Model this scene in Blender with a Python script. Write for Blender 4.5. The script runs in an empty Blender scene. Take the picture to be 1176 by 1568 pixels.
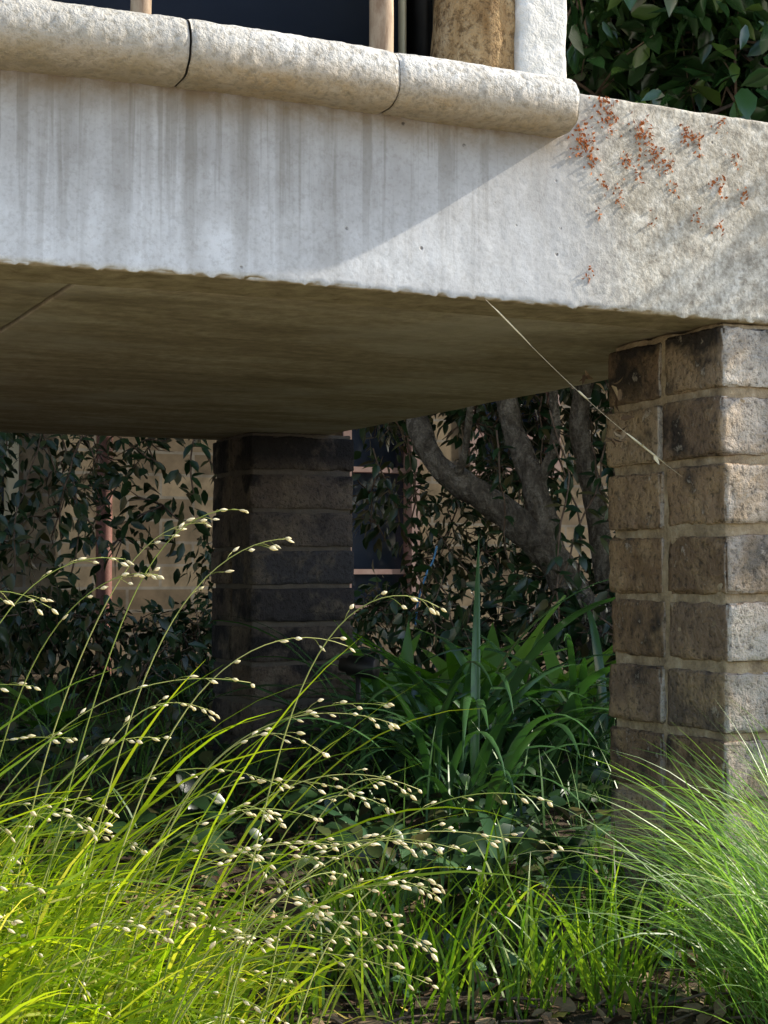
import bpy, math, random
from mathutils import Vector, Matrix, noise, Quaternion
random.seed(7)
R=random.random
def U(a,b): return a+(b-a)*random.random()
TH=math.radians(25.6)
CT,ST=math.cos(TH),math.sin(TH)
ROT=Matrix.Rotation(TH,4,'Z')
def W(x,y,z=0.0): return Vector((x*CT-y*ST, x*ST+y*CT, z))      # structure frame -> world
def B(X,Y): return (X*CT+Y*ST, -X*ST+Y*CT)                       # world -> structure frame
col=bpy.context.scene.collection

# ------------------------------------------------------------------ helpers
class MB:
    def __init__(s): s.v=[];s.f=[];s.r=[];s.m=[]
    def add(s,vs,fs,rnd=0.5,mat=0):
        o=len(s.v); s.v.extend(vs); s.f.extend([tuple(i+o for i in f) for f in fs])
        s.r.extend([rnd]*len(vs)); s.m.extend([mat]*len(fs))
    def mesh(s,name,mats,smooth=True):
        me=bpy.data.meshes.new(name); me.from_pydata([tuple(v) for v in s.v],[],s.f)
        for m in mats: me.materials.append(m)
        a=me.attributes.new('rnd','FLOAT','POINT'); a.data.foreach_set('value',s.r)
        me.polygons.foreach_set('material_index',s.m)
        me.polygons.foreach_set('use_smooth',[smooth]*len(s.f))
        me.update(); return me
    def obj(s,name,mats,smooth=True,rot=False,parent=None):
        ob=bpy.data.objects.new(name,s.mesh(name,mats,smooth)); col.objects.link(ob)
        if parent: ob.parent=parent
        elif rot: ob.matrix_world=ROT
        return ob
def empty(name,rot=False):
    e=bpy.data.objects.new(name,None); col.objects.link(e); e.empty_display_size=.1
    if rot: e.matrix_world=ROT
    return e
def tube(mb,pts,rad,n=6,rnd=.5,mat=0,rough=0.0):
    pts=[Vector(p) for p in pts]; vs=[];fs=[]
    for i,p in enumerate(pts):
        t=(pts[min(i+1,len(pts)-1)]-pts[max(i-1,0)])
        if t.length<1e-9: t=Vector((0,0,1))
        t.normalize()
        a=Vector((0.3,1,0.1)).cross(t)
        if a.length<.1: a=Vector((1,0,0)).cross(t)
        a.normalize(); b=t.cross(a)
        r=rad[i] if hasattr(rad,'__len__') else rad
        for k in range(n):
            an=2*math.pi*k/n; d=a*math.cos(an)+b*math.sin(an)
            q=p+d*r
            if rough: q=p+d*(r*(1+rough*noise.noise(q*14)+.5*rough*noise.noise(q*45)))
            vs.append(q)
    for i in range(len(pts)-1):
        for k in range(n):
            fs.append((i*n+k,i*n+(k+1)%n,(i+1)*n+(k+1)%n,(i+1)*n+k))
    fs.append(tuple(range(n-1,-1,-1))); fs.append(tuple((len(pts)-1)*n+k for k in range(n)))
    mb.add(vs,fs,rnd,mat)
def spline(pts,n):
    P=[Vector(p) for p in pts]; P=[P[0]*2-P[1]]+P+[P[-1]*2-P[-2]]; out=[]
    for i in range(1,len(P)-2):
        for k in range(n):
            t=k/n;a,b,c,d=P[i-1],P[i],P[i+1],P[i+2]
            out.append(.5*((2*b)+(c-a)*t+(2*a-5*b+4*c-d)*t*t+(3*b-a-3*c+d)*t**3))
    out.append(P[-2]); return out
def blade(mb,base,az,L,w,a0,droop,seg=8,rnd=.5,p=1.6,fold=0.0,twist=None,mat=0):
    pos=Vector(base); vs=[];fs=[]; tw=U(-.9,.9) if twist is None else twist
    ds=L/seg; kink=U(-.15,.15)
    for i in range(seg+1):
        t=i/seg; a=a0+droop*t**p; z2=az+kink*t
        d=Vector((math.sin(a)*math.cos(z2),math.sin(a)*math.sin(z2),math.cos(a)))
        s=Vector((-math.sin(z2),math.cos(z2),0)); s=Quaternion(d,tw*(.4+t))@s
        ww=w*.5*(min(1,.55+1.6*t) if t<.5 else 1)*(1-max(0,(t-.45)/.55)**1.7)+w*.02
        if fold:
            nn=s.cross(d); vs+= [pos-s*ww+nn*ww*fold,pos.copy(),pos+s*ww+nn*ww*fold]
        else: vs+= [pos-s*ww,pos+s*ww]
        pos=pos+d*ds
    k=3 if fold else 2
    for i in range(seg):
        for j in range(k-1):
            fs.append((i*k+j,i*k+j+1,(i+1)*k+j+1,(i+1)*k+j))
    mb.add(vs,fs,rnd,mat); return pos
def leaf(mb,pos,d,nrm,L,w,rnd=.5,fold=.25,curl=.2,sec=4,mat=0,wav=0):
    d=d.normalized(); s=d.cross(nrm)
    if s.length<1e-3: s=d.cross(Vector((0,1,.2)))
    s.normalize(); n=s.cross(d); vs=[];fs=[]
    for i in range(sec+1):
        t=i/sec; ww=w*.5*math.sin(math.pi*min(1,(.05+.95*t))**.85)+w*.01
        c=pos+d*(L*t)-n*(curl*L*t*t)
        o=wav*w*math.sin(t*14+rnd*20)
        vs+=[c-s*ww+n*(ww*fold+o),c,c+s*ww+n*(ww*fold-o)]
    for i in range(sec):
        for j in (0,1): fs.append((i*3+j,i*3+j+1,i*3+j+4,i*3+j+3))
    mb.add(vs,fs,rnd,mat)
def rv():
    while True:
        v=Vector((U(-1,1),U(-1,1),U(-1,1)))
        if .05<v.length<1: return v.normalized()
def rng(lo,hi,r,step,dense=None):
    out=[lo,lo+r*.3,lo+r]; x=lo+r
    while True:
        s=step if (dense is None or dense[0]<=x<=dense[1]) else max(step,.08)
        x+=s
        if x>=hi-r-s*.3: break
        out.append(x)
    return out+[hi-r,hi-r*.3,hi]
def gridbox(mb,lo,hi,r,step,disp,rnd=.5,dense=None,mat=0):
    ax=[rng(lo[i],hi[i],r,step,dense if i==0 else None) for i in range(3)]
    idx={};vs=[];fs=[]
    lo=Vector(lo);hi=Vector(hi)
    def vid(p):
        k=(round(p[0],5),round(p[1],5),round(p[2],5))
        if k in idx: return idx[k]
        c=Vector([min(max(p[i],lo[i]+r),hi[i]-r) for i in range(3)]); d=Vector(p)-c
        dn=d.normalized(); q=c+dn*r
        q=disp(q,dn,(d.length-r)/r)
        idx[k]=len(vs); vs.append(q); return idx[k]
    for a in range(3):
        b,c=(a+1)%3,(a+2)%3
        for side in (0,1):
            A=hi[a] if side else lo[a]
            for i in range(len(ax[b])-1):
                for j in range(len(ax[c])-1):
                    q=[]
                    for (u,v) in ((i,j),(i+1,j),(i+1,j+1),(i,j+1)):
                        p=[0,0,0];p[a]=A;p[b]=ax[b][u];p[c]=ax[c][v]; q.append(vid(p))
                    if not side: q.reverse()
                    fs.append(tuple(q))
    mb.add(vs,fs,rnd,mat)
def box(mb,lo,hi,rnd=.5,mat=0):
    x0,y0,z0=lo;x1,y1,z1=hi
    vs=[(x0,y0,z0),(x1,y0,z0),(x1,y1,z0),(x0,y1,z0),(x0,y0,z1),(x1,y0,z1),(x1,y1,z1),(x0,y1,z1)]
    mb.add([Vector(v) for v in vs],[(0,3,2,1),(4,5,6,7),(0,1,5,4),(1,2,6,5),(2,3,7,6),(3,0,4,7)],rnd,mat)

# ------------------------------------------------------------------ materials
class G:
    def __init__(s,name):
        s.m=bpy.data.materials.new(name); s.m.use_nodes=True; s.t=s.m.node_tree; s.t.nodes.clear()
        s.out=s.n('ShaderNodeOutputMaterial')
    def n(s,ty,ins=None,**kw):
        nd=s.t.nodes.new(ty)
        for k,v in kw.items(): setattr(nd,k,v)
        for k,v in (ins or {}).items():
            if hasattr(v,'links') : s.t.links.new(v,nd.inputs[k])
            else: nd.inputs[k].default_value=v
        return nd
    def co(s,ty='Object'): return s.n('ShaderNodeTexCoord').outputs[ty]
    def map(s,v,sc): return s.n('ShaderNodeMapping',{'Vector':v,'Scale':sc}).outputs[0]
    def noise(s,v,sc,det=6,ro=.6,dist=0): return s.n('ShaderNodeTexNoise',{'Vector':v,'Scale':sc,'Detail':det,'Roughness':ro,'Distortion':dist}).outputs[0]
    def vor(s,v,sc,feat='F1',o=0,rnd=1): return s.n('ShaderNodeTexVoronoi',{'Vector':v,'Scale':sc,'Randomness':rnd},feature=feat).outputs[o]
    def mr(s,v,a,b,c=0.,d=1.,sm=False):
        nd=s.n('ShaderNodeMapRange',{0:v,1:a,2:b,3:c,4:d}); nd.clamp=True
        if sm: nd.interpolation_type='SMOOTHSTEP'
        return nd.outputs[0]
    def math(s,op,a,b=0.): return s.n('ShaderNodeMath',{0:a,1:b},operation=op).outputs[0]
    def mix(s,f,a,b,bt='MIX'):
        def c(x): return (x[0],x[1],x[2],1) if isinstance(x,tuple) else x
        nd=s.n('ShaderNodeMix',data_type='RGBA',blend_type=bt)
        for i,v in ((0,f),(6,c(a)),(7,c(b))):
            if hasattr(v,'links'): s.t.links.new(v,nd.inputs[i])
            else: nd.inputs[i].default_value=v
        return nd.outputs[2]
    def ramp(s,f,stops):
        nd=s.n('ShaderNodeValToRGB',{0:f}); cr=nd.color_ramp
        while len(cr.elements)<len(stops): cr.elements.new(.5)
        for e,(p,c) in zip(cr.elements,stops): e.position=p; e.color=(c[0],c[1],c[2],1)
        return nd.outputs[0]
    def bump(s,h,st,dist,nrm=None):
        i={'Height':h,'Strength':st,'Distance':dist}
        if nrm is not None: i['Normal']=nrm
        return s.n('ShaderNodeBump',i).outputs[0]
    def xyz(s,v): return s.n('ShaderNodeSeparateXYZ',{0:v}).outputs
    def rnd(s): return s.n('ShaderNodeAttribute',attribute_name='rnd').outputs['Fac']
    def fin(s,colr,rough=.9,nrm=None,spec=.3,metal=0.,trans=None,tf=.35):
        if isinstance(colr,tuple): colr=(colr[0],colr[1],colr[2],1)
        i={'Base Color':colr,'Roughness':rough,'Specular IOR Level':spec,'Metallic':metal}
        if nrm is not None: i['Normal']=nrm
        p=s.n('ShaderNodeBsdfPrincipled',i).outputs[0]
        if trans is not None:
            if isinstance(trans,tuple): trans=(*trans,1)
            t=s.n('ShaderNodeBsdfTranslucent',{'Color':trans}).outputs[0]
            p=s.n('ShaderNodeMixShader',{0:tf,1:p,2:t}).outputs[0]
        s.t.links.new(p,s.out.inputs[0]); return s.m

def leafmat(name,stops,rough=.45,spec=.4,tmul=(1.3,1.5,.5),tf=0,nsc=0):
    g=G(name); c=g.ramp(g.rnd(),stops); nr=None
    if nsc:
        n=g.noise(g.co(),nsc,3); c=g.mix(g.mr(n,.4,.7,.0,.4),c,(.03,.03,.012)); nr=g.bump(n,.25,.002)
    if not tf: return g.fin(c,rough,nr,spec)
    t=g.mix(1.,c,tmul,'MULTIPLY')
    return g.fin(c,rough,nr,spec,trans=t,tf=tf)

def concrete():
    g=G('weathered_concrete'); c=g.co(); X,Y,Z=g.xyz(c)
    big=g.noise(c,5,6,.62); fine=g.noise(c,210,3,.7); mid=g.noise(c,34,6,.7,.3)
    base=g.ramp(big,[(.28,(.34,.335,.33)),(.5,(.44,.435,.43)),(.72,(.53,.525,.52))])
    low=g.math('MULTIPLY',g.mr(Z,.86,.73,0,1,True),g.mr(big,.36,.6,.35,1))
    base=g.mix(g.math('MULTIPLY',g.math('MULTIPLY',low,g.mr(X,.75,.55,.45,1.)),.85),base,(.72,.74,.76))  # brightness of the lower beam face painted in as a whitish tone
    st=g.noise(g.map(c,(38,3,1.6)),1.0,4,.6,.3)
    st2=g.noise(g.map(c,(95,3,3)),1.0,3,.6,.3)
    sm=g.math('MULTIPLY',g.mr(st,.48,.62),g.mr(X,.76,.5,.3,1))
    sm=g.math('MULTIPLY',sm,g.mr(Z,.70,.80,.45,1))
    base=g.mix(g.math('MULTIPLY',sm,.45),base,(.23,.215,.19))
    s2=g.math('MULTIPLY',g.mr(st2,.52,.62),g.mr(Z,.72,.86,.1,.65))
    base=g.mix(g.math('MULTIPLY',s2,g.mr(X,.9,.7,0,.9)),base,(.20,.185,.16))
    top=g.math('MULTIPLY',g.mr(Z,.835,.876,0,1,True),g.mr(mid,.35,.6,.3,1))
    top=g.math('MULTIPLY',top,g.mr(X,.93,.82))
    base=g.mix(g.math('MULTIPLY',top,.85),base,(.19,.14,.085))
    base=g.mix(g.mr(mid,.42,.6,.18,0),base,(.20,.18,.16))
    right=g.mr(g.math('ADD',X,g.math('MULTIPLY',big,.16)),.92,1.03,0,1,True)
    m2=g.noise(c,75,6,.75)
    sand=g.ramp(m2,[(.34,(.24,.205,.155)),(.5,(.50,.455,.37)),(.64,(.74,.70,.61))])
    base=g.mix(g.math('MULTIPLY',right,.85),base,sand)
    base=g.mix(g.math('MULTIPLY',g.math('MULTIPLY',g.mr(g.math('ABSOLUTE',g.math('SUBTRACT',Z,.85)),.09,.03),g.mr(mid,.40,.55)),g.math('MULTIPLY',right,.4)),base,(.27,.23,.16))
    base=g.mix(g.math('MULTIPLY',g.mr(fine,.33,.52,.5,0),g.mr(right,0,1,.45,1.)),base,(.16,.14,.11))
    pit=g.vor(c,38); pm=g.math('MULTIPLY',g.mr(pit,.04,.09,1,0),g.mr(mid,.52,.58))
    base=g.mix(g.math('MULTIPLY',pm,.85),base,(.06,.05,.045))
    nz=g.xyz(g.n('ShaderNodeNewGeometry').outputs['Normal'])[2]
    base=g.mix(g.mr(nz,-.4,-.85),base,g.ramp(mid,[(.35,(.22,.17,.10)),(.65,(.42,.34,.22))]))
    h=g.math('ADD',g.math('MULTIPLY',m2,g.mr(right,0,1,.10,.8)),g.math('MULTIPLY',fine,g.mr(right,0,1,.20,.8)))
    h=g.math('SUBTRACT',h,g.math('MULTIPLY',pm,.8))
    return g.fin(base,.92,g.bump(h,.5,.003),.2)
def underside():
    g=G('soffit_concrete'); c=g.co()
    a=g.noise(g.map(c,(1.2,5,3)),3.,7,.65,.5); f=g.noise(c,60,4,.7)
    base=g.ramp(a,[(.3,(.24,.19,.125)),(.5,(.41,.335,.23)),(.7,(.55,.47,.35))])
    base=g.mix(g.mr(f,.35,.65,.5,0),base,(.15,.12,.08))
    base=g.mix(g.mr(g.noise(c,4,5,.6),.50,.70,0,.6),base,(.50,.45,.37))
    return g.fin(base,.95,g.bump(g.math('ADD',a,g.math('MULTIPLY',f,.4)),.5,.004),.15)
def copingmat():
    g=G('cast_stone_coping'); c=g.co(); X,Y,Z=g.xyz(c)
    f=g.noise(c,150,4,.7); m=g.noise(c,30,5,.65)
    base=g.ramp(m,[(.3,(.42,.40,.36)),(.5,(.58,.56,.52)),(.7,(.72,.71,.68))])
    base=g.mix(g.math('MULTIPLY',g.mr(Z,.908,.884),g.mr(m,.3,.6,.5,.95)),base,(.38,.28,.16))  # shaded lower half of the nosing painted into the colour as brown
    base=g.mix(g.mr(f,.36,.52,.65,0),base,(.22,.19,.14))
    base=g.mix(g.math('MULTIPLY',g.mr(X,.50,.44,0,.45),g.mr(m,.35,.6)),base,(.30,.27,.20))
    h=g.math('ADD',f,g.math('MULTIPLY',m,.5))
    return g.fin(base,.9,g.bump(h,.95,.0035),.2)
def brickmat():
    g=G('stock_brick'); c=g.co(); r=g.rnd(); Z=g.xyz(c)[2]
    base=g.ramp(r,[(0,(.055,.05,.05)),(.16,(.24,.15,.08)),(.3,(.12,.10,.085)),(.45,(.33,.215,.12)),(.6,(.20,.14,.095)),(.75,(.46,.25,.085)),(.88,(.22,.14,.08)),(1,(.40,.30,.19))])
    n=g.noise(c,18,6,.6,.3); f=g.noise(c,140,4,.7); l=g.noise(c,48,4,.7); soot=g.noise(c,12,4,.6)
    base=g.mix(g.mr(n,.48,.64,0,.7),base,(.42,.29,.16))
    so=g.math('MAXIMUM',g.mr(soot,.53,.63,0,.9),g.math('MULTIPLY',g.mr(Z,.60,.66),g.mr(soot,.40,.52,0,.95)))
    base=g.mix(so,base,(.024,.020,.018))
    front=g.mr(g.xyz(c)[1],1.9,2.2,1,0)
    base=g.mix(g.math('MULTIPLY',g.mr(l,.62,.69,0,.6),front),base,(.50,.43,.34))
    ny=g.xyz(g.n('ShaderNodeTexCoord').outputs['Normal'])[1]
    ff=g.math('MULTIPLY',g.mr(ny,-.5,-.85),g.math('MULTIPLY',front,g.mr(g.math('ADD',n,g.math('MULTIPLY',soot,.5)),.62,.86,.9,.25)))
    base=g.mix(g.math('MULTIPLY',ff,g.mr(r,0,1,.65,1.)),base,(.60,.54,.46))  # front faces whitened: sunlit side painted into the brick colour
    base=g.mix(g.mr(f,.34,.48,.7,0),base,(.03,.024,.018))
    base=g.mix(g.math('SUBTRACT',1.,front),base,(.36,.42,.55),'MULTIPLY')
    h=g.math('ADD',n,g.math('ADD',g.math('MULTIPLY',f,.8),l))
    return g.fin(base,.85,g.bump(h,1.,.007),.3)
def mortarmat():
    g=G('lime_mortar'); c=g.co(); n=g.noise(c,40,5,.7); f=g.noise(c,200,3,.7)
    base=g.ramp(n,[(.3,(.15,.11,.07)),(.55,(.36,.275,.17)),(.75,(.50,.42,.30))])
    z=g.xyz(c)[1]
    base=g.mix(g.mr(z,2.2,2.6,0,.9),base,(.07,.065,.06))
    return g.fin(base,.95,g.bump(g.math('ADD',n,f),.8,.003),.1)
def farbrick():
    g=G('house_brickwork'); X,Y,Z=g.xyz(g.co())
    v=g.n('ShaderNodeCombineXYZ',{0:X,1:Z,2:0.}).outputs[0]
    b=g.n('ShaderNodeTexBrick',{'Vector':v,'Scale':1.,'Mortar Size':.005,'Brick Width':.225,'Row Height':.075,'Color1':(.38,.31,.21,1),'Color2':(.18,.14,.095,1),'Mortar':(.30,.28,.24,1)})
    n=g.noise(g.co(),12,4)
    c=g.mix(g.mr(n,.35,.65,.6,0),b.outputs[0],(.06,.05,.035))
    return g.fin(c,.9,g.bump(b.outputs[1],-.6,.006),.2)
def plain(name,a,b,sc=20,rough=.7,spec=.3,bump=.3,dist=.003,stretch=None,metal=0.):
    g=G(name); c=g.co()
    if stretch: c=g.map(c,stretch)
    n=g.noise(c,sc,5,.65,.2)
    return g.fin(g.ramp(n,[(.32,a),(.68,b)]),rough,g.bump(n,bump,dist),spec,metal)
def groundmat():
    g=G('soil_ground'); c=g.co(); n=g.noise(c,9,6,.7); f=g.noise(c,90,5,.75)
    base=g.ramp(n,[(.3,(.05,.037,.026)),(.5,(.10,.075,.052)),(.7,(.18,.14,.10))])
    base=g.mix(g.mr(f,.55,.7,0,.7),base,(.30,.25,.18))
    base=g.mix(g.mr(n,.52,.62,0,.4),base,(.04,.06,.02))
    return g.fin(base,.95,g.bump(g.math('ADD',n,f),1.,.012),.15)
def bouncemat():
    g=G('bounce_floor_finish')
    b=g.n('ShaderNodeTexBrick',{'Vector':g.co(),'Scale':1.,'Mortar Size':.008,'Brick Width':.6,'Row Height':.6,'Color1':(.60,.53,.43,1),'Color2':(.52,.45,.36,1),'Mortar':(.25,.22,.18,1)})
    return g.fin(g.mix(g.mr(g.noise(g.co(),6,5),.4,.7,0,.3),b.outputs[0],(.36,.31,.25)),.85,None,.2)

M_conc=concrete(); M_soff=underside(); M_cop=copingmat(); M_brick=brickmat(); M_mort=mortarmat(); M_far=farbrick(); M_ground=groundmat(); M_bounce=bouncemat()
M_render=plain('rendered_wall_finish',(.55,.54,.50),(.76,.74,.70),60,.92,.2,.9,.005)
def postmat():
    g=G('weathered_timber'); c=g.co(); n=g.noise(g.map(c,(1,1,.35)),30,6,.7,.3); f=g.noise(c,110,4,.75)
    base=g.ramp(n,[(.3,(.26,.15,.06)),(.5,(.44,.30,.15)),(.7,(.58,.45,.28))])
    base=g.mix(g.mr(f,.38,.52,.8,0),base,(.12,.07,.03))
    return g.fin(base,.9,g.bump(g.math('ADD',n,f),1.,.006),.2)
M_post=postmat()
M_pole=plain('bamboo_grey',(.20,.12,.07),(.50,.40,.28),60,.7,.3,.5,.002,(1,1,.3))
M_navy=plain('navy_panel',(.016,.026,.050),(.026,.038,.066),6,.35,.5,.05,.001)
M_black=plain('black_seal',(.005,.005,.005),(.012,.012,.012),30,.5,.4,.2,.001)
def barkmat():
    g=G('tree_bark'); c=g.co(); n=g.noise(g.map(c,(1,1,.5)),26,6,.75,.8); f=g.noise(c,120,3,.7); v=g.vor(g.map(c,(1,1,.4)),60)
    base=g.ramp(n,[(.34,(.05,.043,.034)),(.5,(.18,.16,.125)),(.66,(.36,.33,.27))])
    base=g.mix(g.mr(f,.4,.6,.5,0),base,(.05,.04,.03))
    return g.fin(base,.9,g.bump(g.math('ADD',n,g.math('ADD',f,v)),1.,.012),.2)
M_bark=barkmat()
M_frame=plain('painted_frame',(.30,.19,.18),(.46,.35,.32),10,.5,.4,.1,.001)
M_white=plain('pale_frame',(.55,.50,.34),(.70,.64,.46),10,.5,.4,.1,.001)
M_pipe=plain('downpipe_paint',(.12,.05,.04),(.22,.10,.08),10,.5,.4,.1,.001)
g=G('window_glass'); M_glass=g.fin((.03,.05,.09),.06,None,.9)
M_rust=plain('dried_catkin',(.26,.065,.02),(.52,.20,.07),200,.9,.2,.5,.001)
M_straw=plain('dry_straw',(.60,.52,.34),(.82,.74,.54),80,.7,.3,.2,.001)
M_hose=plain('blue_rope',(.06,.22,.45),(.10,.32,.60),60,.5,.4,.2,.001)

M_grassL=leafmat('melic_grass_blade',[(0,(.12,.23,.015)),(.45,(.26,.38,.022)),(.85,(.42,.50,.04)),(1,(.60,.54,.20))],.4,.4,(1.4,1.4,.35),.5)
M_grassY=leafmat('young_grass_blade',[(0,(.07,.16,.02)),(.6,(.17,.30,.03)),(1,(.30,.40,.05))],.4,.4,(1.3,1.4,.4),.45)
M_grassR=leafmat('fescue_blade',[(0,(.10,.20,.045)),(.5,(.19,.34,.08)),(.9,(.30,.44,.12)),(1,(.55,.50,.28))],.4,.4,(1.25,1.4,.55),.45)
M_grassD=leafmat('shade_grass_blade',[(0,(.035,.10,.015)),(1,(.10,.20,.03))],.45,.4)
M_seed=leafmat('melic_seed',[(0,(.68,.62,.38)),(1,(.92,.87,.68))],.5,.4,(1.2,1.1,.8),.35)
M_stem=leafmat('melic_stem',[(0,(.18,.24,.03)),(1,(.38,.38,.12))],.5,.4)
M_strap=leafmat('strap_leaf',[(0,(.022,.06,.022)),(1,(.065,.155,.05))],.26,.8,(1.3,1.7,.5),.15)
M_tongue=leafmat('hartstongue_frond',[(0,(.06,.15,.02)),(1,(.15,.30,.04))],.35,.5,(1.3,1.6,.5),.3)
M_cam=leafmat('camellia_leaf',[(0,(.014,.042,.012)),(.7,(.028,.075,.02)),(1,(.09,.16,.03))],.22,.7)
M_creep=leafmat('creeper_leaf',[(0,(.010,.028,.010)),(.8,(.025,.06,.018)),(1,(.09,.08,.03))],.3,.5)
M_ivy=leafmat('ivy_leaf',[(0,(.03,.08,.035)),(1,(.08,.16,.07))],.35,.5)
M_dead=leafmat('dead_leaf',[(0,(.07,.04,.025)),(.4,(.17,.105,.06)),(.8,(.32,.22,.13)),(.95,(.44,.33,.20)),(1,(.58,.43,.07))],.75,.2,nsc=60)
M_twig=plain('twig_bark',(.08,.055,.04),(.20,.15,.11),60,.9,.2,.5,.001)

# ------------------------------------------------------------------ ground
def gh(x,y):
    h=.018*noise.noise(Vector((x*2.2,y*2.2,0)))+.006*noise.noise(Vector((x*9,y*9,3)))
    h*=max(0,min(1,(y-.9)*4))
    return h+ (.0 if y<2.5 else min(.10,(y-2.5)*.05))
mb=MB()
def axis(c,fine,ext,big):
    a=[];v=-ext
    while v<ext: a.append(c+v); v+=fine
    s=fine; v=ext
    right=[]
    while v<big: right.append(v); s*=1.5; v+=s
    right.append(big)
    return [c-q for q in reversed(right)]+a+[c+q for q in right]
gx=axis(0,.03,1.6,80); gy=axis(2.6,.03,1.9,80)
vs=[Vector((x,y,gh(x,y))) for y in gy for x in gx]; n=len(gx)
mb.add(vs,[(j*n+i,j*n+i+1,(j+1)*n+i+1,(j+1)*n+i) for j in range(len(gy)-1) for i in range(n-1)])
mb.obj('ground',[M_ground])
mb=MB(); box(mb,(-14,-14,-.05),(14,.78,.012)); mb.obj('bounce_floor',[M_bounce],smooth=False)  # unseen pale floor added behind the camera to bounce light onto beam and soffit

# ------------------------------------------------------------------ deck: edge beam and slab
def bend(x):
    if x>=.6: return 0.
    if x>0.: return .22*(.6-x)**2
    return .0792+.264*min(.5,-x)
BY=1.3656; ZB=.7025; ZT=.928
def dbeam(q,dn,e):
    low=1 if q.z<.72 and dn.z<-.15 and dn.y<-.15 else 0
    k=.0004*noise.noise(q*30)+.0010*noise.noise(q*7)+.0003*noise.noise(q*150)
    if q.x>.85: k+=.0006*noise.noise(q*140)
    if low: k-=.0026*max(0,noise.noise(q*75)+.15)+.0018*noise.noise(q*170)+.004*max(0,noise.noise(q*22)-.25)
    if q.z>.915 and q.x>.8: k-=.0014*max(0,noise.noise(q*90)+.1)
    r=q+dn*k
    if low and noise.noise(q*95)>.2: r.z-=.0018
    r.y+=bend(q.x); return r
deck=empty('concrete_deck',True)
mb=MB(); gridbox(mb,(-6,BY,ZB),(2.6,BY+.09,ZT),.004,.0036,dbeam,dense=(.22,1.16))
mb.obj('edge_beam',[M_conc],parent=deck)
def dsl(q,dn,e):
    r=q+dn*(.0012*noise.noise(q*6)+.0006*noise.noise(q*40)); r.y+=bend(q.x)*max(0,1-(q.y-1.45)/1.6); return r
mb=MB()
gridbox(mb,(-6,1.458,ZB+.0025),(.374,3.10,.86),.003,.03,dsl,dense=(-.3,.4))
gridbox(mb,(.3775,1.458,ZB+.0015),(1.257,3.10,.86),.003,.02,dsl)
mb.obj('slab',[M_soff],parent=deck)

# coping: bull-nosed stones
cop=empty('bullnose_coping',True)
def copstone(x0,x1,dy,yaw,name):
    prof=[]
    r=.0275; cy=BY-.0185; cz=.9025
    for k in range(25):
        a=math.pi*.5+math.pi*k/24
        ca,sa=math.cos(a),math.sin(a)
        prof.append((cy+r*math.copysign(abs(ca)**.85,ca)*1.0,cz+r*math.copysign(abs(sa)**.8,sa)))
    prof=[(BY+.11,cz+r),(BY+.06,cz+r),(BY+.03,cz+r),(BY+.01,cz+r)]+prof+[(BY+.004,cz-r),(BY+.02,cz-r),(BY+.11,cz-r)]
    mb=MB(); N=max(8,int((x1-x0)/.0026)); vs=[];fs=[]; n=len(prof)
    for i in range(N+1):
        x=x0+(x1-x0)*i/N; ed=min(i,N-i); sh=1-(.04 if ed==0 else .012 if ed==1 else 0)
        for (y,z) in prof:
            d=Vector((0,y-(BY+.01),z-cz)); 
            p=Vector((x,BY+.01+d.y*sh,cz+d.z*sh)); dn=d.normalized() if d.length>0 else d
            q=p+dn*(.0012*noise.noise(p*18)+.0008*noise.noise(p*80)+.0008*noise.noise(p*190)-.0015*max(0,noise.noise(p*60)-.3))
            if ed<2: q.x+=.0015*noise.noise(p*60)
            q.y+=dy+math.tan(yaw)*(x1-x)
            vs.append(q)
    for i in range(N):
        for k in range(n): fs.append((i*n+k,i*n+(k+1)%n,(i+1)*n+(k+1)%n,(i+1)*n+k))
    fs.append(tuple(range(n))); fs.append(tuple(N*n+k for k in range(n-1,-1,-1)))
    mb.add(vs,[f[::-1] for f in fs]); mb.obj(name,[M_cop],parent=cop)
copstone(.6512,.852,0,0,'stone_1')
copstone(.4430,.6495,-.002,.004,'stone_2')
copstone(.22,.4415,.001,.075,'stone_3')
copstone(0.0,.217,.018,.12,'stone_4'); copstone(-.22,-.003,.045,.15,'stone_5')

# ------------------------------------------------------------------ brick piers
def pier(name,x0,y0,w,seed,rr):
    random.seed(seed)
    root=empty(name,True); mbb=MB(); z=ZB-.006; k=0
    while z>-.12:
        z1=z; z0=z-.0655-U(-.001,.0015)
        for j in (0,1):
            a=y0+j*(w/2+.004); b=a+w/2-.004
            ox=U(-.003,.003); oy=U(-.002,.002) if j==0 else U(-.001,.002); oz=U(-.0012,.0012)
            sd=Vector((U(0,50),U(0,50),U(0,50))); tl=U(-.006,.006)
            def dd(q,dn,e):
                p=q+sd
                k=.0018*noise.noise(p*14)+.0012*noise.noise(p*50)+.0009*noise.noise(p*130)
                ed=sum(1 for c in dn if abs(c)>.25)
                if ed>1: k-=.0055*max(0,noise.noise(p*42)+.05)+.003*max(0,noise.noise(p*110))
                k-=.006*max(0,noise.noise(p*30)-.26)
                r=q+dn*k; r.z+=(q.x-x0)*tl; return r
            gridbox(mbb,(x0+ox,a+oy,z0+oz),(x0+w+ox,b+oy,z1+oz),.0026,.0042 if y0<2 else .009,dd,rnd=rr[0]+(rr[1]-rr[0])*R())
        z-=.0752
    mbb.obj('bricks',[M_brick],parent=root)
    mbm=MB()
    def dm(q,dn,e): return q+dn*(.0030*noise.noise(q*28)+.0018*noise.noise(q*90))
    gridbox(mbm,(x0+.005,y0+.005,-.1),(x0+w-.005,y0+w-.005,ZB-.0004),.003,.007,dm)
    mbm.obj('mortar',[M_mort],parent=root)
pier('brick_pier',1.064,BY+.004,.222,5,(.1,1))
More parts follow.
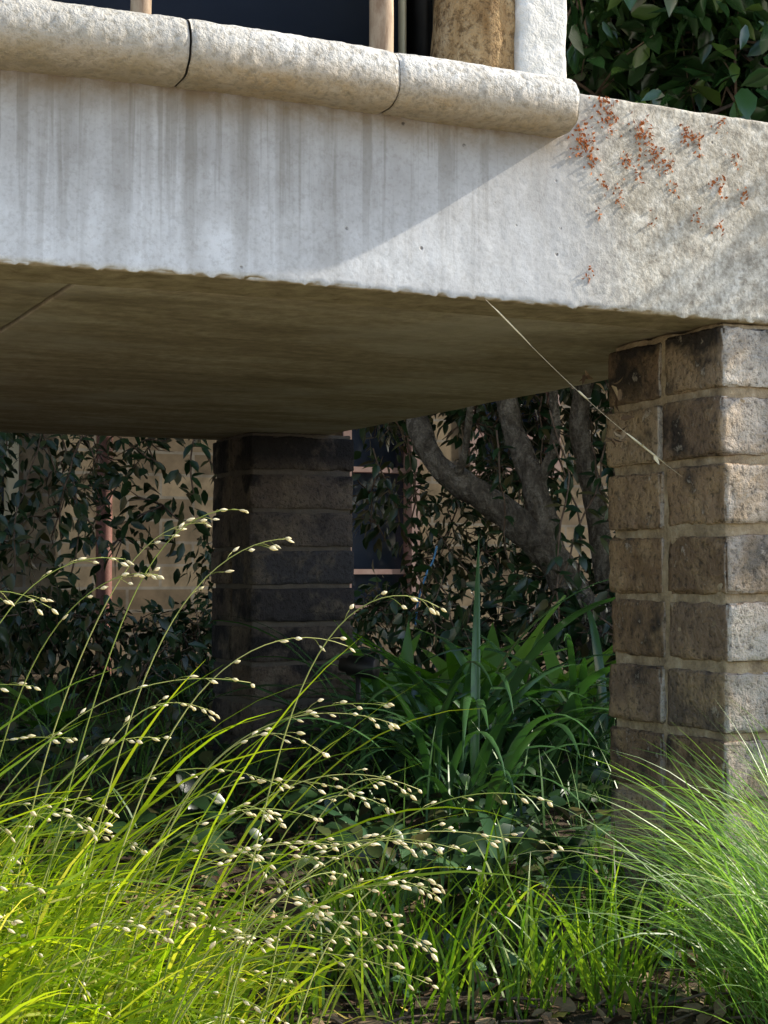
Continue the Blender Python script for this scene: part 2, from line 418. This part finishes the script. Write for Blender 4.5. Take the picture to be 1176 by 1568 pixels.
pier('brick_pier',1.083,2.862,.222,12,(0,.6))
random.seed(99)

# ------------------------------------------------------------------ things standing on the deck
mb=MB()
def dr(q,dn,e): return q+dn*(.0016*noise.noise(q*30)+.0014*noise.noise(q*90))
gridbox(mb,(.829,BY+.036,.90),(.889,BY+.24,2.6),.005,.0075,dr)
mb.obj('rendered_wall',[M_render],rot=True)
mb=MB(); pts=[(.804,1.452,.90+i*.012) for i in range(140)]
tube(mb,pts,.046,40,rough=.08); mb.obj('timber_post',[M_post],rot=True)
for xx,rr in ((.678,.0125),(.427,.010)):
    mb=MB(); tube(mb,[(xx+.002*math.sin(i*.5),1.425+bend(xx),.90+i*.03) for i in range(50)],[rr*(1+.12*(i%9==0)) for i in range(50)],16,rough=.06)
    mb.obj('wooden_pole',[M_pole],rot=True)
mb=MB(); box(mb,(-5.8,1.56,.86),(.775,1.59,2.6)); box(mb,(.783,1.53,.86),(.793,1.60,2.6),mat=1)
box(mb,(.765,1.545,.86),(.768,1.56,2.6),mat=2)
mb.obj('dark_window',[M_navy,M_black,M_white],rot=True)
light_block=empty('added_light_block',True)  # unseen box added behind the panel to stop light
mb=MB(); box(mb,(.80,1.62,.862),(.885,3.08,2.6)); box(mb,(-5.95,3.0,.862),(.799,3.08,2.6)); box(mb,(-6,1.35,2.601),(.92,3.1,2.7)); box(mb,(-6,1.60,.862),(-5.91,2.999,2.6))
mb.obj('walls',[M_render],parent=light_block)

# dried catkins stuck on the beam
mb=MB()
for (cx,cz,nn) in [(.915,.908,44),(.884,.875,40),(.958,.894,34),(.890,.864,24),(.975,.871,22),(1.013,.90,18),(.99,.862,14),(.936,.861,14),(1.055,.85,14),(1.031,.892,14),(.928,.823,10),(1.09,.838,10),(.890,.738,7),(.907,.836,9),(1.03,.812,8),(1.06,.915,8),(.90,.80,4),(.95,.85,8),(1.08,.88,8),(1.0,.84,6),(.97,.80,4),(1.06,.80,5)]:
    sx=.0030+.00013*nn
    for k in range(int(nn*1.7)):
        x=random.gauss(cx,sx); z=min(.924,random.gauss(cz,sx*1.5)); 
        d=rv(); d.y=-abs(d.y)*.25
        leaf(mb,Vector((x,BY-.0008,z)),d,rv(),U(.002,.0055),U(.0018,.0036),R(),.5,U(-.5,.5),2)
mb.obj('dried_catkins',[M_rust],rot=True,smooth=False)

# ------------------------------------------------------------------ strand with straws
mb=MB(); a=Vector((.102,1.563,ZB)); b=Vector((.348,1.775,.53))
def sp(t): return a.lerp(b,t)+Vector((0,0,-.010*math.sin(math.pi*t)))
tube(mb,[sp(i/24) for i in range(25)],.0002,4)
def straw(t0,t1,r): tube(mb,[sp(t0+(t1-t0)*i/6)+Vector((0,0,.0006)) for i in range(7)],[r*.3,r,r,r*.9,r,r*.7,r*.2],5)
straw(.03,.20,.0009); straw(.66,.86,.0013); straw(.42,.47,.0012)
for t in (.45,.74,.80): leaf(mb,sp(t),rv(),rv(),.012,.004,R(),.4,.3,3)
mb.obj('dry_grass_straw',[M_straw])
mb=MB()
for (px,pz,py) in ((.24,.655,1.80),(.268,.595,1.78),(.27,.64,1.82),(.262,.588,1.80)):
    for k in range(4): leaf(mb,Vector((px+U(-.006,.006),py,pz+U(-.01,.01))),Vector((U(-1,1),U(-.3,.3),U(-1,.2))),rv(),.014,.007,R(),.5,.5,3)
mb.obj('dry_leaf',[M_dead])

# ------------------------------------------------------------------ house behind
house=empty('brick_house',True)
HY=5.0; openings=[(.55,.60,1.10,2.2),(2.235,.28,2.53,2.1),(2.74,.78,3.12,2.1)]
xs=sorted({-6.,9.,*[o[0] for o in openings],*[o[2] for o in openings]}); zs=sorted({-.1,4.6,*[o[1] for o in openings],*[o[3] for o in openings]})
mb=MB()
for i in range(len(xs)-1):
    for j in range(len(zs)-1):
        cx=(xs[i]+xs[i+1])/2; cz=(zs[j]+zs[j+1])/2
        if any(o[0]<cx<o[2] and o[1]<cz<o[3] for o in openings): continue
        x0,x1,z0,z1=xs[i],xs[i+1],zs[j],zs[j+1]
        mb.add([Vector(v) for v in((x0,HY,z0),(x1,HY,z0),(x1,HY,z1),(x0,HY,z1))],[(0,1,2,3)])
mb.obj('walls',[M_far],parent=house,smooth=False)
mb=MB(); box(mb,(-6,HY+.2,-.1),(9,HY+.3,4.6)); box(mb,(-6.2,HY-.3,4.61),(9.2,HY+.5,4.75)); mb.obj('inner_wall_and_eaves',[M_black],parent=house,smooth=False)
for k,(x0,z0,x1,z1) in enumerate(openings):
    mb=MB(); fm=M_white if k==0 else M_frame; t=.03
    box(mb,(x0-.002,HY-.012,z0),(x0+t,HY+.1,z1)); box(mb,(x1-t,HY-.012,z0),(x1+.002,HY+.1,z1))
    box(mb,(x0+t,HY-.010,z0),(x1-t,HY+.1,z0+t)); box(mb,(x0+t,HY-.010,z1-t),(x1-t,HY+.1,z1))
    zz=z0+.14
    while zz<z1-.2: box(mb,(x0+t,HY+.0,zz),(x1-t,HY+.05,zz+.018)); zz+=.36
    mb.obj('window_frame',[fm],parent=house,smooth=False)
    mb=MB(); box(mb,(x0+t*.5,HY+.055,z0+.01),(x1-t*.5,HY+.065,z1-.01)); mb.obj('window_glass',[M_glass],parent=house,smooth=False)
mb=MB(); tube(mb,[(1.37,HY-.05,z*.2) for z in range(22)],.026,12); mb.obj('downpipe',[M_pipe],parent=house)

# ------------------------------------------------------------------ tree: trunks + crown
tree=empty('camellia_tree')
mb=MB()
def limb(p,r0,r1,n=10,seg=10):
    q=spline(p,seg); tube(mb,q,[r0+(r1-r0)*i/(len(q)-1) for i in range(len(q))],16,rough=.25)
limb([(.62,4.25,-.05),(.60,4.22,.06),(.555,4.2,.237),(.52,4.2,.351),(.4585,4.2,.456),(.3535,4.2,.561),(.2485,4.2,.64),(.161,4.2,.70),(.10,4.22,.80),(.07,4.3,.95),(.0,4.45,1.3),(-.1,4.6,1.8)],.060,.020)
limb([(.50,4.2,.37),(.455,4.21,.47),(.42,4.22,.60),(.385,4.25,.736),(.345,4.3,.86),(.33,4.3,1.1),(.45,4.3,1.6),(.5,4.3,2.1)],.044,.020)
limb([(.66,4.4,-.05),(.64,4.4,.3),(.615,4.4,.48),(.585,4.4,.66),(.55,4.4,.86),(.62,4.35,1.1),(.9,4.2,1.5),(1.2,4.1,2.0)],.036,.02)
limb([(.40,4.22,.64),(.44,4.2,.72),(.46,4.18,.80),(.47,4.1,1.0),(.7,3.8,1.4)],.016,.010)
limb([(.161,4.2,.70),(.19,4.18,.68),(.215,4.12,.76),(.23,4.0,.95)],.014,.008)
for k in range(16):
    a=Vector((U(.4,1.2),U(3.6,4.4),U(1.1,1.7))); d=Vector((U(-.6,1.6),U(-.9,.8),U(.1,.7)))
    limb([a,a+d*.4+rv()*.06,a+d*.8+rv()*.08,a+d*1.1],.014,.004,seg=5)
for k in range(5):
    a=Vector((U(.75,.95),U(2.9,3.2),U(1.25,1.4))); d=Vector((U(-.5,.5),U(-.4,.1),U(.3,.6)))
    limb([a,a+d*.3+rv()*.04,a+d*.6+rv()*.04,a+d*.9],.008,.003,seg=5)
mb.obj('trunks',[M_bark],parent=tree)
def cluster(name,mat,nl,rad,L,wd,droop=.4,flat=1.):
    m=MB()
    for k in range(6):
        d=rv(); p0=Vector((0,0,0)); p1=d*rad*.9; tube(m,[p0,p1*.5+rv()*.02,p1],[.003,.0025,.001],4,mat=1)
    for k in range(nl):
        p=rv()*rad*(R()**.45); p.z*=flat
        d=(p.normalized()*.7+rv()*.9+Vector((0,0,-droop))).normalized()
        nr=(Vector((0,0,1))+rv()*.7).normalized()
        l=L*U(.6,1.15); leaf(m,p,d,nr,l,l*wd*U(.8,1.1),R(),U(.1,.4),U(0,.35),3)
    return m.mesh(name,[mat,M_twig])
cams=[cluster('camellia_leaf_cluster_%d'%i,M_cam,130,.21,.070,.48) for i in range(4)]
def inst(parent,meshes,pos,sc,nm='leaf_cluster'):
    o=bpy.data.objects.new(nm,random.choice(meshes)); col.objects.link(o); o.parent=parent
    o.location=pos; o.rotation_euler=(U(-.5,.5),U(-.5,.5),U(0,6.28)); o.scale=(sc,)*3
ell=[((2.1,4.4,1.9),(1.8,1.2,1.1),300),((.95,3.25,1.65),(.7,.5,.50),95),((.1,4.7,1.85),(1.7,.7,.75),120),((2.6,4.0,.7),(.8,.7,.8),60)]
for c,r,nn in ell:
    k=0
    while k<nn:
        v=rv()*(R()**.4); p=Vector((c[0]+v.x*r[0],c[1]+v.y*r[1],c[2]+v.z*r[2]))
        bx,by=B(p.x,p.y)
        if (bx<1.55 and by<3.4) or by<1.95 or by>4.8: k+=.2; continue
        inst(tree,cams,p,U(.8,1.15)); k+=1
# unseen shrub right of the view, added to cast shade on the beam
shrub=empty('added_shade_shrub')
mb=MB()
q0=W(2.35,1.15,-.02); tip1=W(1.80,1.26,1.20)
q=spline([q0,W(2.3,1.17,.45),W(2.12,1.21,.95),tip1],8); tube(mb,q,[.016-.012*i/(len(q)-1) for i in range(len(q))],10)
q=spline([W(2.3,1.17,.45),W(2.45,1.1,.9),W(2.5,1.1,1.3)],8); tube(mb,q,[.011-.008*i/(len(q)-1) for i in range(len(q))],10)
mb.obj('stems',[M_bark],parent=shrub)
for p,s in (((1.80,1.265,1.215),.46),((1.68,1.28,1.09),.36),((2.45,1.10,1.35),.6)): inst(shrub,cams,W(*p),s)

# creeper / shrubs in the shade behind
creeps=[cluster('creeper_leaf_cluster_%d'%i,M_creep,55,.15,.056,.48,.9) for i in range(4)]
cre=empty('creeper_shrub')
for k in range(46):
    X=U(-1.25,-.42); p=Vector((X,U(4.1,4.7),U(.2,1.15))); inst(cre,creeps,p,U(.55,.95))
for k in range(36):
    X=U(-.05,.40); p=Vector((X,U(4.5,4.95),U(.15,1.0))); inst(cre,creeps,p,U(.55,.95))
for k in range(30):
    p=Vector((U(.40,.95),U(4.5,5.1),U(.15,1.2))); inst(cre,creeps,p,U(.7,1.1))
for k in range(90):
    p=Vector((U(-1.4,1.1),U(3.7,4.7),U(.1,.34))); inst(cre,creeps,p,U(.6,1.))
# hanging shoots
mb=MB()
for k in range(36):
    X=U(-1.1,.9); 
    if -.40<X<-.05: continue
    p=Vector((X,U(3.9,4.6),U(.75,1.2))); pts=[]
    d=Vector((U(-.4,.4),U(-.1,.1),-1))
    for i in range(14):
        pts.append(p.copy()); p=p+d*.045; d=(d+Vector((U(-.3,.3),U(-.2,.2),U(-.1,.1)))).normalized()
        for s in range(2):
            leaf(mb,p,Vector((U(-1,1),U(-.7,.4),U(-1,.2))),Vector((U(-.4,.4),-.5,1)),U(.035,.055),U(.016,.026),R(),.2,.2,3)
    tube(mb,pts,.0025,4,mat=1)
mb.obj('hanging_creeper_shoots',[M_creep,M_twig])
mb=MB(); tube(mb,spline([(.085,4.3,.26),(.092,4.3,.34),(.115,4.3,.42),(.135,4.3,.46),(.145,4.3,.50)],6),.003,6); mb.obj('blue_rope',[M_hose])
# small black garden spotlight next to the back pier
mb=MB()
tube(mb,[(-.075,2.74,.268),(-.062,2.735,.267),(-.0615,2.735,.267),(-.015,2.72,.262),(-.012,2.719,.262)],[.012,.013,.018,.019,.0165],20)
tube(mb,[(-.045,2.73,.255),(-.045,2.735,.20),(-.045,2.74,-.03)],[.005,.0045,.003],8)
mb.obj('garden_spotlight',[M_black])

# ------------------------------------------------------------------ bed planting in the shade
mb=MB()
def strap(cx,cy,n,Lr,w,spread=.06):
    for k in range(n):
        az=U(0,6.28); b=Vector((cx+U(-spread,spread),cy+U(-spread,spread),gh(cx,cy)-.01))
        blade(mb,b,az,U(*Lr),w*U(.7,1.15),U(.12,.6),U(1.3,2.9),14,R(),1.5,.3,U(-.3,.3))
strap(.17,2.80,54,(.38,.62),.020,.08); strap(.03,2.9,28,(.34,.54),.018,.07); strap(.34,2.9,38,(.36,.58),.019,.08); strap(.12,2.50,22,(.28,.42),.015,.07)
blade(mb,(.150,2.62,.02),1.35,.48,.015,.05,.25,12,.9,1.5,.3,.2)
mb.obj('strap_leaf_plant',[M_strap])
mb=MB()
def tongue(cx,cy,n,Lr,w,tilt=(.3,.9),curl=(.25,.7)):
    for k in range(n):
        az=U(0,6.28); a=U(*tilt); d=Vector((math.sin(a)*math.cos(az),math.sin(a)*math.sin(az),math.cos(a)))
        leaf(mb,Vector((cx+U(-.03,.03),cy+U(-.03,.03),gh(cx,cy))),d,Vector((-d.x,-d.y,1.2)),U(*Lr),w*U(.8,1.1),R(),.25,U(*curl),12,wav=.06)
tongue(.22,3.35,24,(.32,.44),.050); tongue(.02,3.3,20,(.28,.40),.045); tongue(.38,3.4,16,(.28,.38),.045); tongue(-.72,3.5,10,(.20,.32),.045,(.5,1.2))
mb.obj('hartstongue_fern',[M_tongue])
mb=MB()
for (cx,cy,n) in ((.155,2.12,13),(.25,2.15,10),(.06,2.2,10),(.19,2.3,10),(.11,1.98,7)): tongue(cx,cy,n,(.11,.21),.025,(.3,1.2),(.4,1.1))
mb.obj('broad_leaf_plant',[M_ivy])
mb=MB()
for k in range(1500):
    X=U(-1.1,.75); Y=U(2.3,3.9)
    if abs(X+.2)<.2 and 2.9<Y<3.3: continue
    blade(mb,(X,Y,gh(X,Y)-.005),U(0,6.28),U(.08,.22),U(.002,.004),U(.1,.6),U(.4,1.6),6,R())
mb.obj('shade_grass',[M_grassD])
mb=MB()
for k in range(2300):
    X=U(-.85,.75); Y=U(1.85,3.6)
    h=U(.01,.09)+max(0,.04*noise.noise(Vector((X*4,Y*4,1))))
    l=U(.022,.045); leaf(mb,Vector((X,Y,gh(X,Y)+h)),Vector((U(-1,1),U(-1,.4),U(-.4,.5))),Vector((U(-.5,.5),U(-.8,.2),1)),l,l*U(.6,.95),R(),.2,.25,4)
mb.obj('ivy_ground_cover',[M_creep])
mb=MB()
for k in range(90):
    X=U(-.1,.3); Y=U(1.55,1.85)
    l=U(.016,.028); leaf(mb,Vector((X,Y,gh(X,Y)+U(.008,.03))),Vector((U(-1,1),U(-1,.6),U(-.1,.5))),Vector((U(-.4,.4),U(-.6,.2),1)),l,l*U(.6,.95),R(),.2,.25,5)
mb.obj('ivy_seedlings',[M_ivy])
mb=MB()
for k in range(1700):
    X=U(-.4,.5); Y=U(1.35,2.2); l=U(.010,.034)
    leaf(mb,Vector((X,Y,gh(X,Y)+U(.002,.018))),Vector((U(-1,1),U(-1,1),U(-.2,.35))),Vector((U(-.6,.6),U(-.6,.6),1)),l,l*U(.4,.8),R(),U(-.4,.6),U(-.5,.7),5,wav=.08)
for k in range(90):
    X=U(-.2,.4); Y=U(1.4,2.0); a=U(0,6.28); d=Vector((math.cos(a),math.sin(a),U(-.05,.15)))*U(.03,.10); p=Vector((X,Y,gh(X,Y)+.014))
    tube(mb,[p,p+d*.5+rv()*.006,p+d],[.0016,.0014,.0008],5,mat=1)
mb.obj('leaf_litter',[M_dead,M_twig])

# ------------------------------------------------------------------ sunlit grasses
mb=MB()
def tuft(cx,cy,n,Lr,wr,a0=(.05,.5),dr=(.5,1.7),sp=.035,azc=None,azs=3.14,rr=(0,1)):
    for k in range(n):
        az=U(0,6.28) if azc is None else random.gauss(azc,azs)
        x=cx+random.gauss(0,sp); y=cy+random.gauss(0,sp)
        blade(mb,(x,y,gh(x,y)-.005),az,U(*Lr),U(*wr),U(*a0),U(*dr),9,U(*rr))
for k in range(66):
    cx=-.58+.46*(R()**1.15); cy=U(1.12,1.55)
    lim=.28-.16*max(0,(cx+.38)/.3)
    tuft(cx,cy,36,(lim*.45,lim*1.2),(.0016,.0044),(.05,.7),(.8,2.3),.03, U(-1.0,.8),1.0)
for k in range(64):
    cx=U(-.52,-.18); cy=U(1.15,1.5)
    blade(mb,(cx,cy,0),U(-.6,.6),U(.28,.46),U(.0026,.0046),U(.15,.6),U(.6,1.6),12,U(.2,.8))
mb.obj('wood_melic_grass',[M_grassL])
mb=MB()
for k in range(24):
    cx=U(-.08,.30); cy=U(1.62,1.98); tuft(cx,cy,14,(.06,.18),(.002,.0038),(.05,.6),(.3,1.3),.018)
for k in range(17):
    cx=random.choice((U(-.08,.04),U(.07,.26),U(.07,.26))); cy=U(1.49,1.63); tuft(cx,cy,11,(.08,.19),(.002,.0040),(.05,.6),(.3,1.3),.014)
for k in range(10):
    cx=U(.24,.42); cy=U(1.45,1.62); tuft(cx,cy,15,(.08,.17),(.002,.0036),(.05,.6),(.3,1.3),.018)
mb.obj('young_grass',[M_grassY])
mb=MB()
for (cx,cy,nn) in ((.40,1.40,440),(.47,1.38,420),(.45,1.50,310),(.53,1.53,260),(.37,1.28,200)):
    for k in range(nn):
        az=random.gauss(3.14,1.1) if R()<.75 else U(0,6.28)
        x=cx+random.gauss(0,.02); y=cy+random.gauss(0,.02)
        blade(mb,(x,y,gh(x,y)-.005),az,U(.16,.36),U(.0010,.0020),U(.05,.7),U(.6,1.8),11,R())
mb.obj('fescue_tuft',[M_grassR])

# flowering stems of the melic
mb=MB()
def seedlet(p,d,l,w):
    d=d.normalized(); s=d.cross(rv()); s.normalize(); n=s.cross(d); vs=[p.copy()];fs=[]
    for t,ww in ((.25,.8),(.55,1.),(.85,.45)):
        for k in range(5):
            a=2*math.pi*k/5; vs.append(p+d*l*t+(s*math.cos(a)+n*math.sin(a))*w*.5*ww)
    vs.append(p+d*l); 
    for k in range(5): fs.append((0,1+(k+1)%5,1+k))
    for r_ in range(2):
        for k in range(5): fs.append((1+r_*5+k,1+r_*5+(k+1)%5,6+r_*5+(k+1)%5,6+r_*5+k))
    for k in range(5): fs.append((11+k,11+(k+1)%5,16))
    mb.add(vs,fs,R(),1)
def flower(base,tip,arch,ns):
    base=Vector(base); tip=Vector(tip); mid=base.lerp(tip,.5); mid.z=max(base.z,tip.z)+arch; mid.x=base.x+(tip.x-base.x)*.32
    N=26; pts=[]
    for i in range(N+1):
        t=i/N; pts.append(base*(1-t)**2+mid*(2*t*(1-t))+tip*t*t+Vector((.002*math.sin(t*9+base.x*50),.003*math.sin(t*7),0)))
    tube(mb,pts,[.0008-.0005*i/N for i in range(N+1)],4,R(),0)
    for s in range(ns):
        t=.66+.34*(s/max(1,ns-1))**.7; t=min(1,t+U(-.02,.02)); i=min(N-1,int(t*N)); p=pts[i].lerp(pts[i+1],t*N-i); d=(pts[i+1]-pts[i]).normalized()
        br=(d*.9+rv()*.5+Vector((0,0,-.15))).normalized(); pl=U(.003,.013)*(1 if t<.97 else .2)
        e=p+br*pl; tube(mb,[p,(p+e)/2+Vector((0,0,.001)),e],.00025,3,R(),0)
        seedlet(e,(br+d*.6+Vector((0,0,-.3))+rv()*.15),U(.0050,.0088),U(.0022,.0036))
tips=[(-.118,.481),(-.080,.457),(-.145,.47),(-.189,.427),(-.216,.44),(-.031,.368),(.044,.40),(.009,.303),(.001,.319),(-.086,.254),(-.113,.338),(.066,.20),(.044,.162),(.142,.205),(.139,.24),(.039,.091),(-.02,.134),(-.058,.194),(-.015,.205),(-.275,.40),(-.29,.335),(-.26,.292),(-.183,.292),(-.14,.313),(.099,.21),(.03,.205),(-.15,.15),(-.10,.12),(-.2,.2),(-.05,.28),(-.03,.25),(.03,.25)]
for (x,z) in tips:
    Y=U(1.20,1.36); f=Y/1.3; xx=x*f; zz=.43+(z-.43)*f
    flower((xx-U(.16,.30),Y+U(-.12,.1),0),(xx,Y,zz),U(.02,.09) if z<.42 else U(.0,.03),random.choice((6,7,9,11)))
for k in range(46):
    Y=U(1.1,1.38); xx=U(-.34,.05)*Y/1.3; zz=U(.03,.25)
    flower((xx-U(.08,.26),Y+U(-.12,.1),0),(xx,Y,zz),U(.02,.1),random.choice((5,7,9)))
mb.obj('melic_flower_stems',[M_stem,M_seed])

# ------------------------------------------------------------------ light, sky, camera
d=(ROT.to_3x3()@Vector((-1,.165,-.66))).normalized()
L=bpy.data.lights.new('sun','SUN'); L.energy=8.5; L.angle=math.radians(.6); L.color=(1,.92,.78)
so=bpy.data.objects.new('sun',L); col.objects.link(so); so.rotation_euler=d.to_track_quat('-Z','Y').to_euler(); so.location=(4,1,4)
s=-d; w=bpy.data.worlds.new('World'); bpy.context.scene.world=w; w.use_nodes=True
nt=w.node_tree; bg=nt.nodes['Background']; sk=nt.nodes.new('ShaderNodeTexSky'); sk.sky_type='NISHITA'; sk.sun_disc=False
sk.sun_elevation=math.asin(s.z); sk.sun_rotation=math.atan2(s.x,s.y); sk.dust_density=1.0
nt.links.new(sk.outputs[0],bg.inputs[0]); bg.inputs[1].default_value=.31
cam=bpy.data.cameras.new('camera'); co=bpy.data.objects.new('camera',cam); col.objects.link(co)
cam.sensor_fit='HORIZONTAL'; cam.sensor_width=36; cam.lens=36*2400/1176; cam.clip_start=.02; cam.clip_end=400
co.location=(0,0,.43); co.rotation_euler=(math.radians(90+2.17),0,0)
sc=bpy.context.scene; sc.camera=co
sc.view_settings.view_transform='Standard'; sc.view_settings.look='None'; sc.view_settings.exposure=0
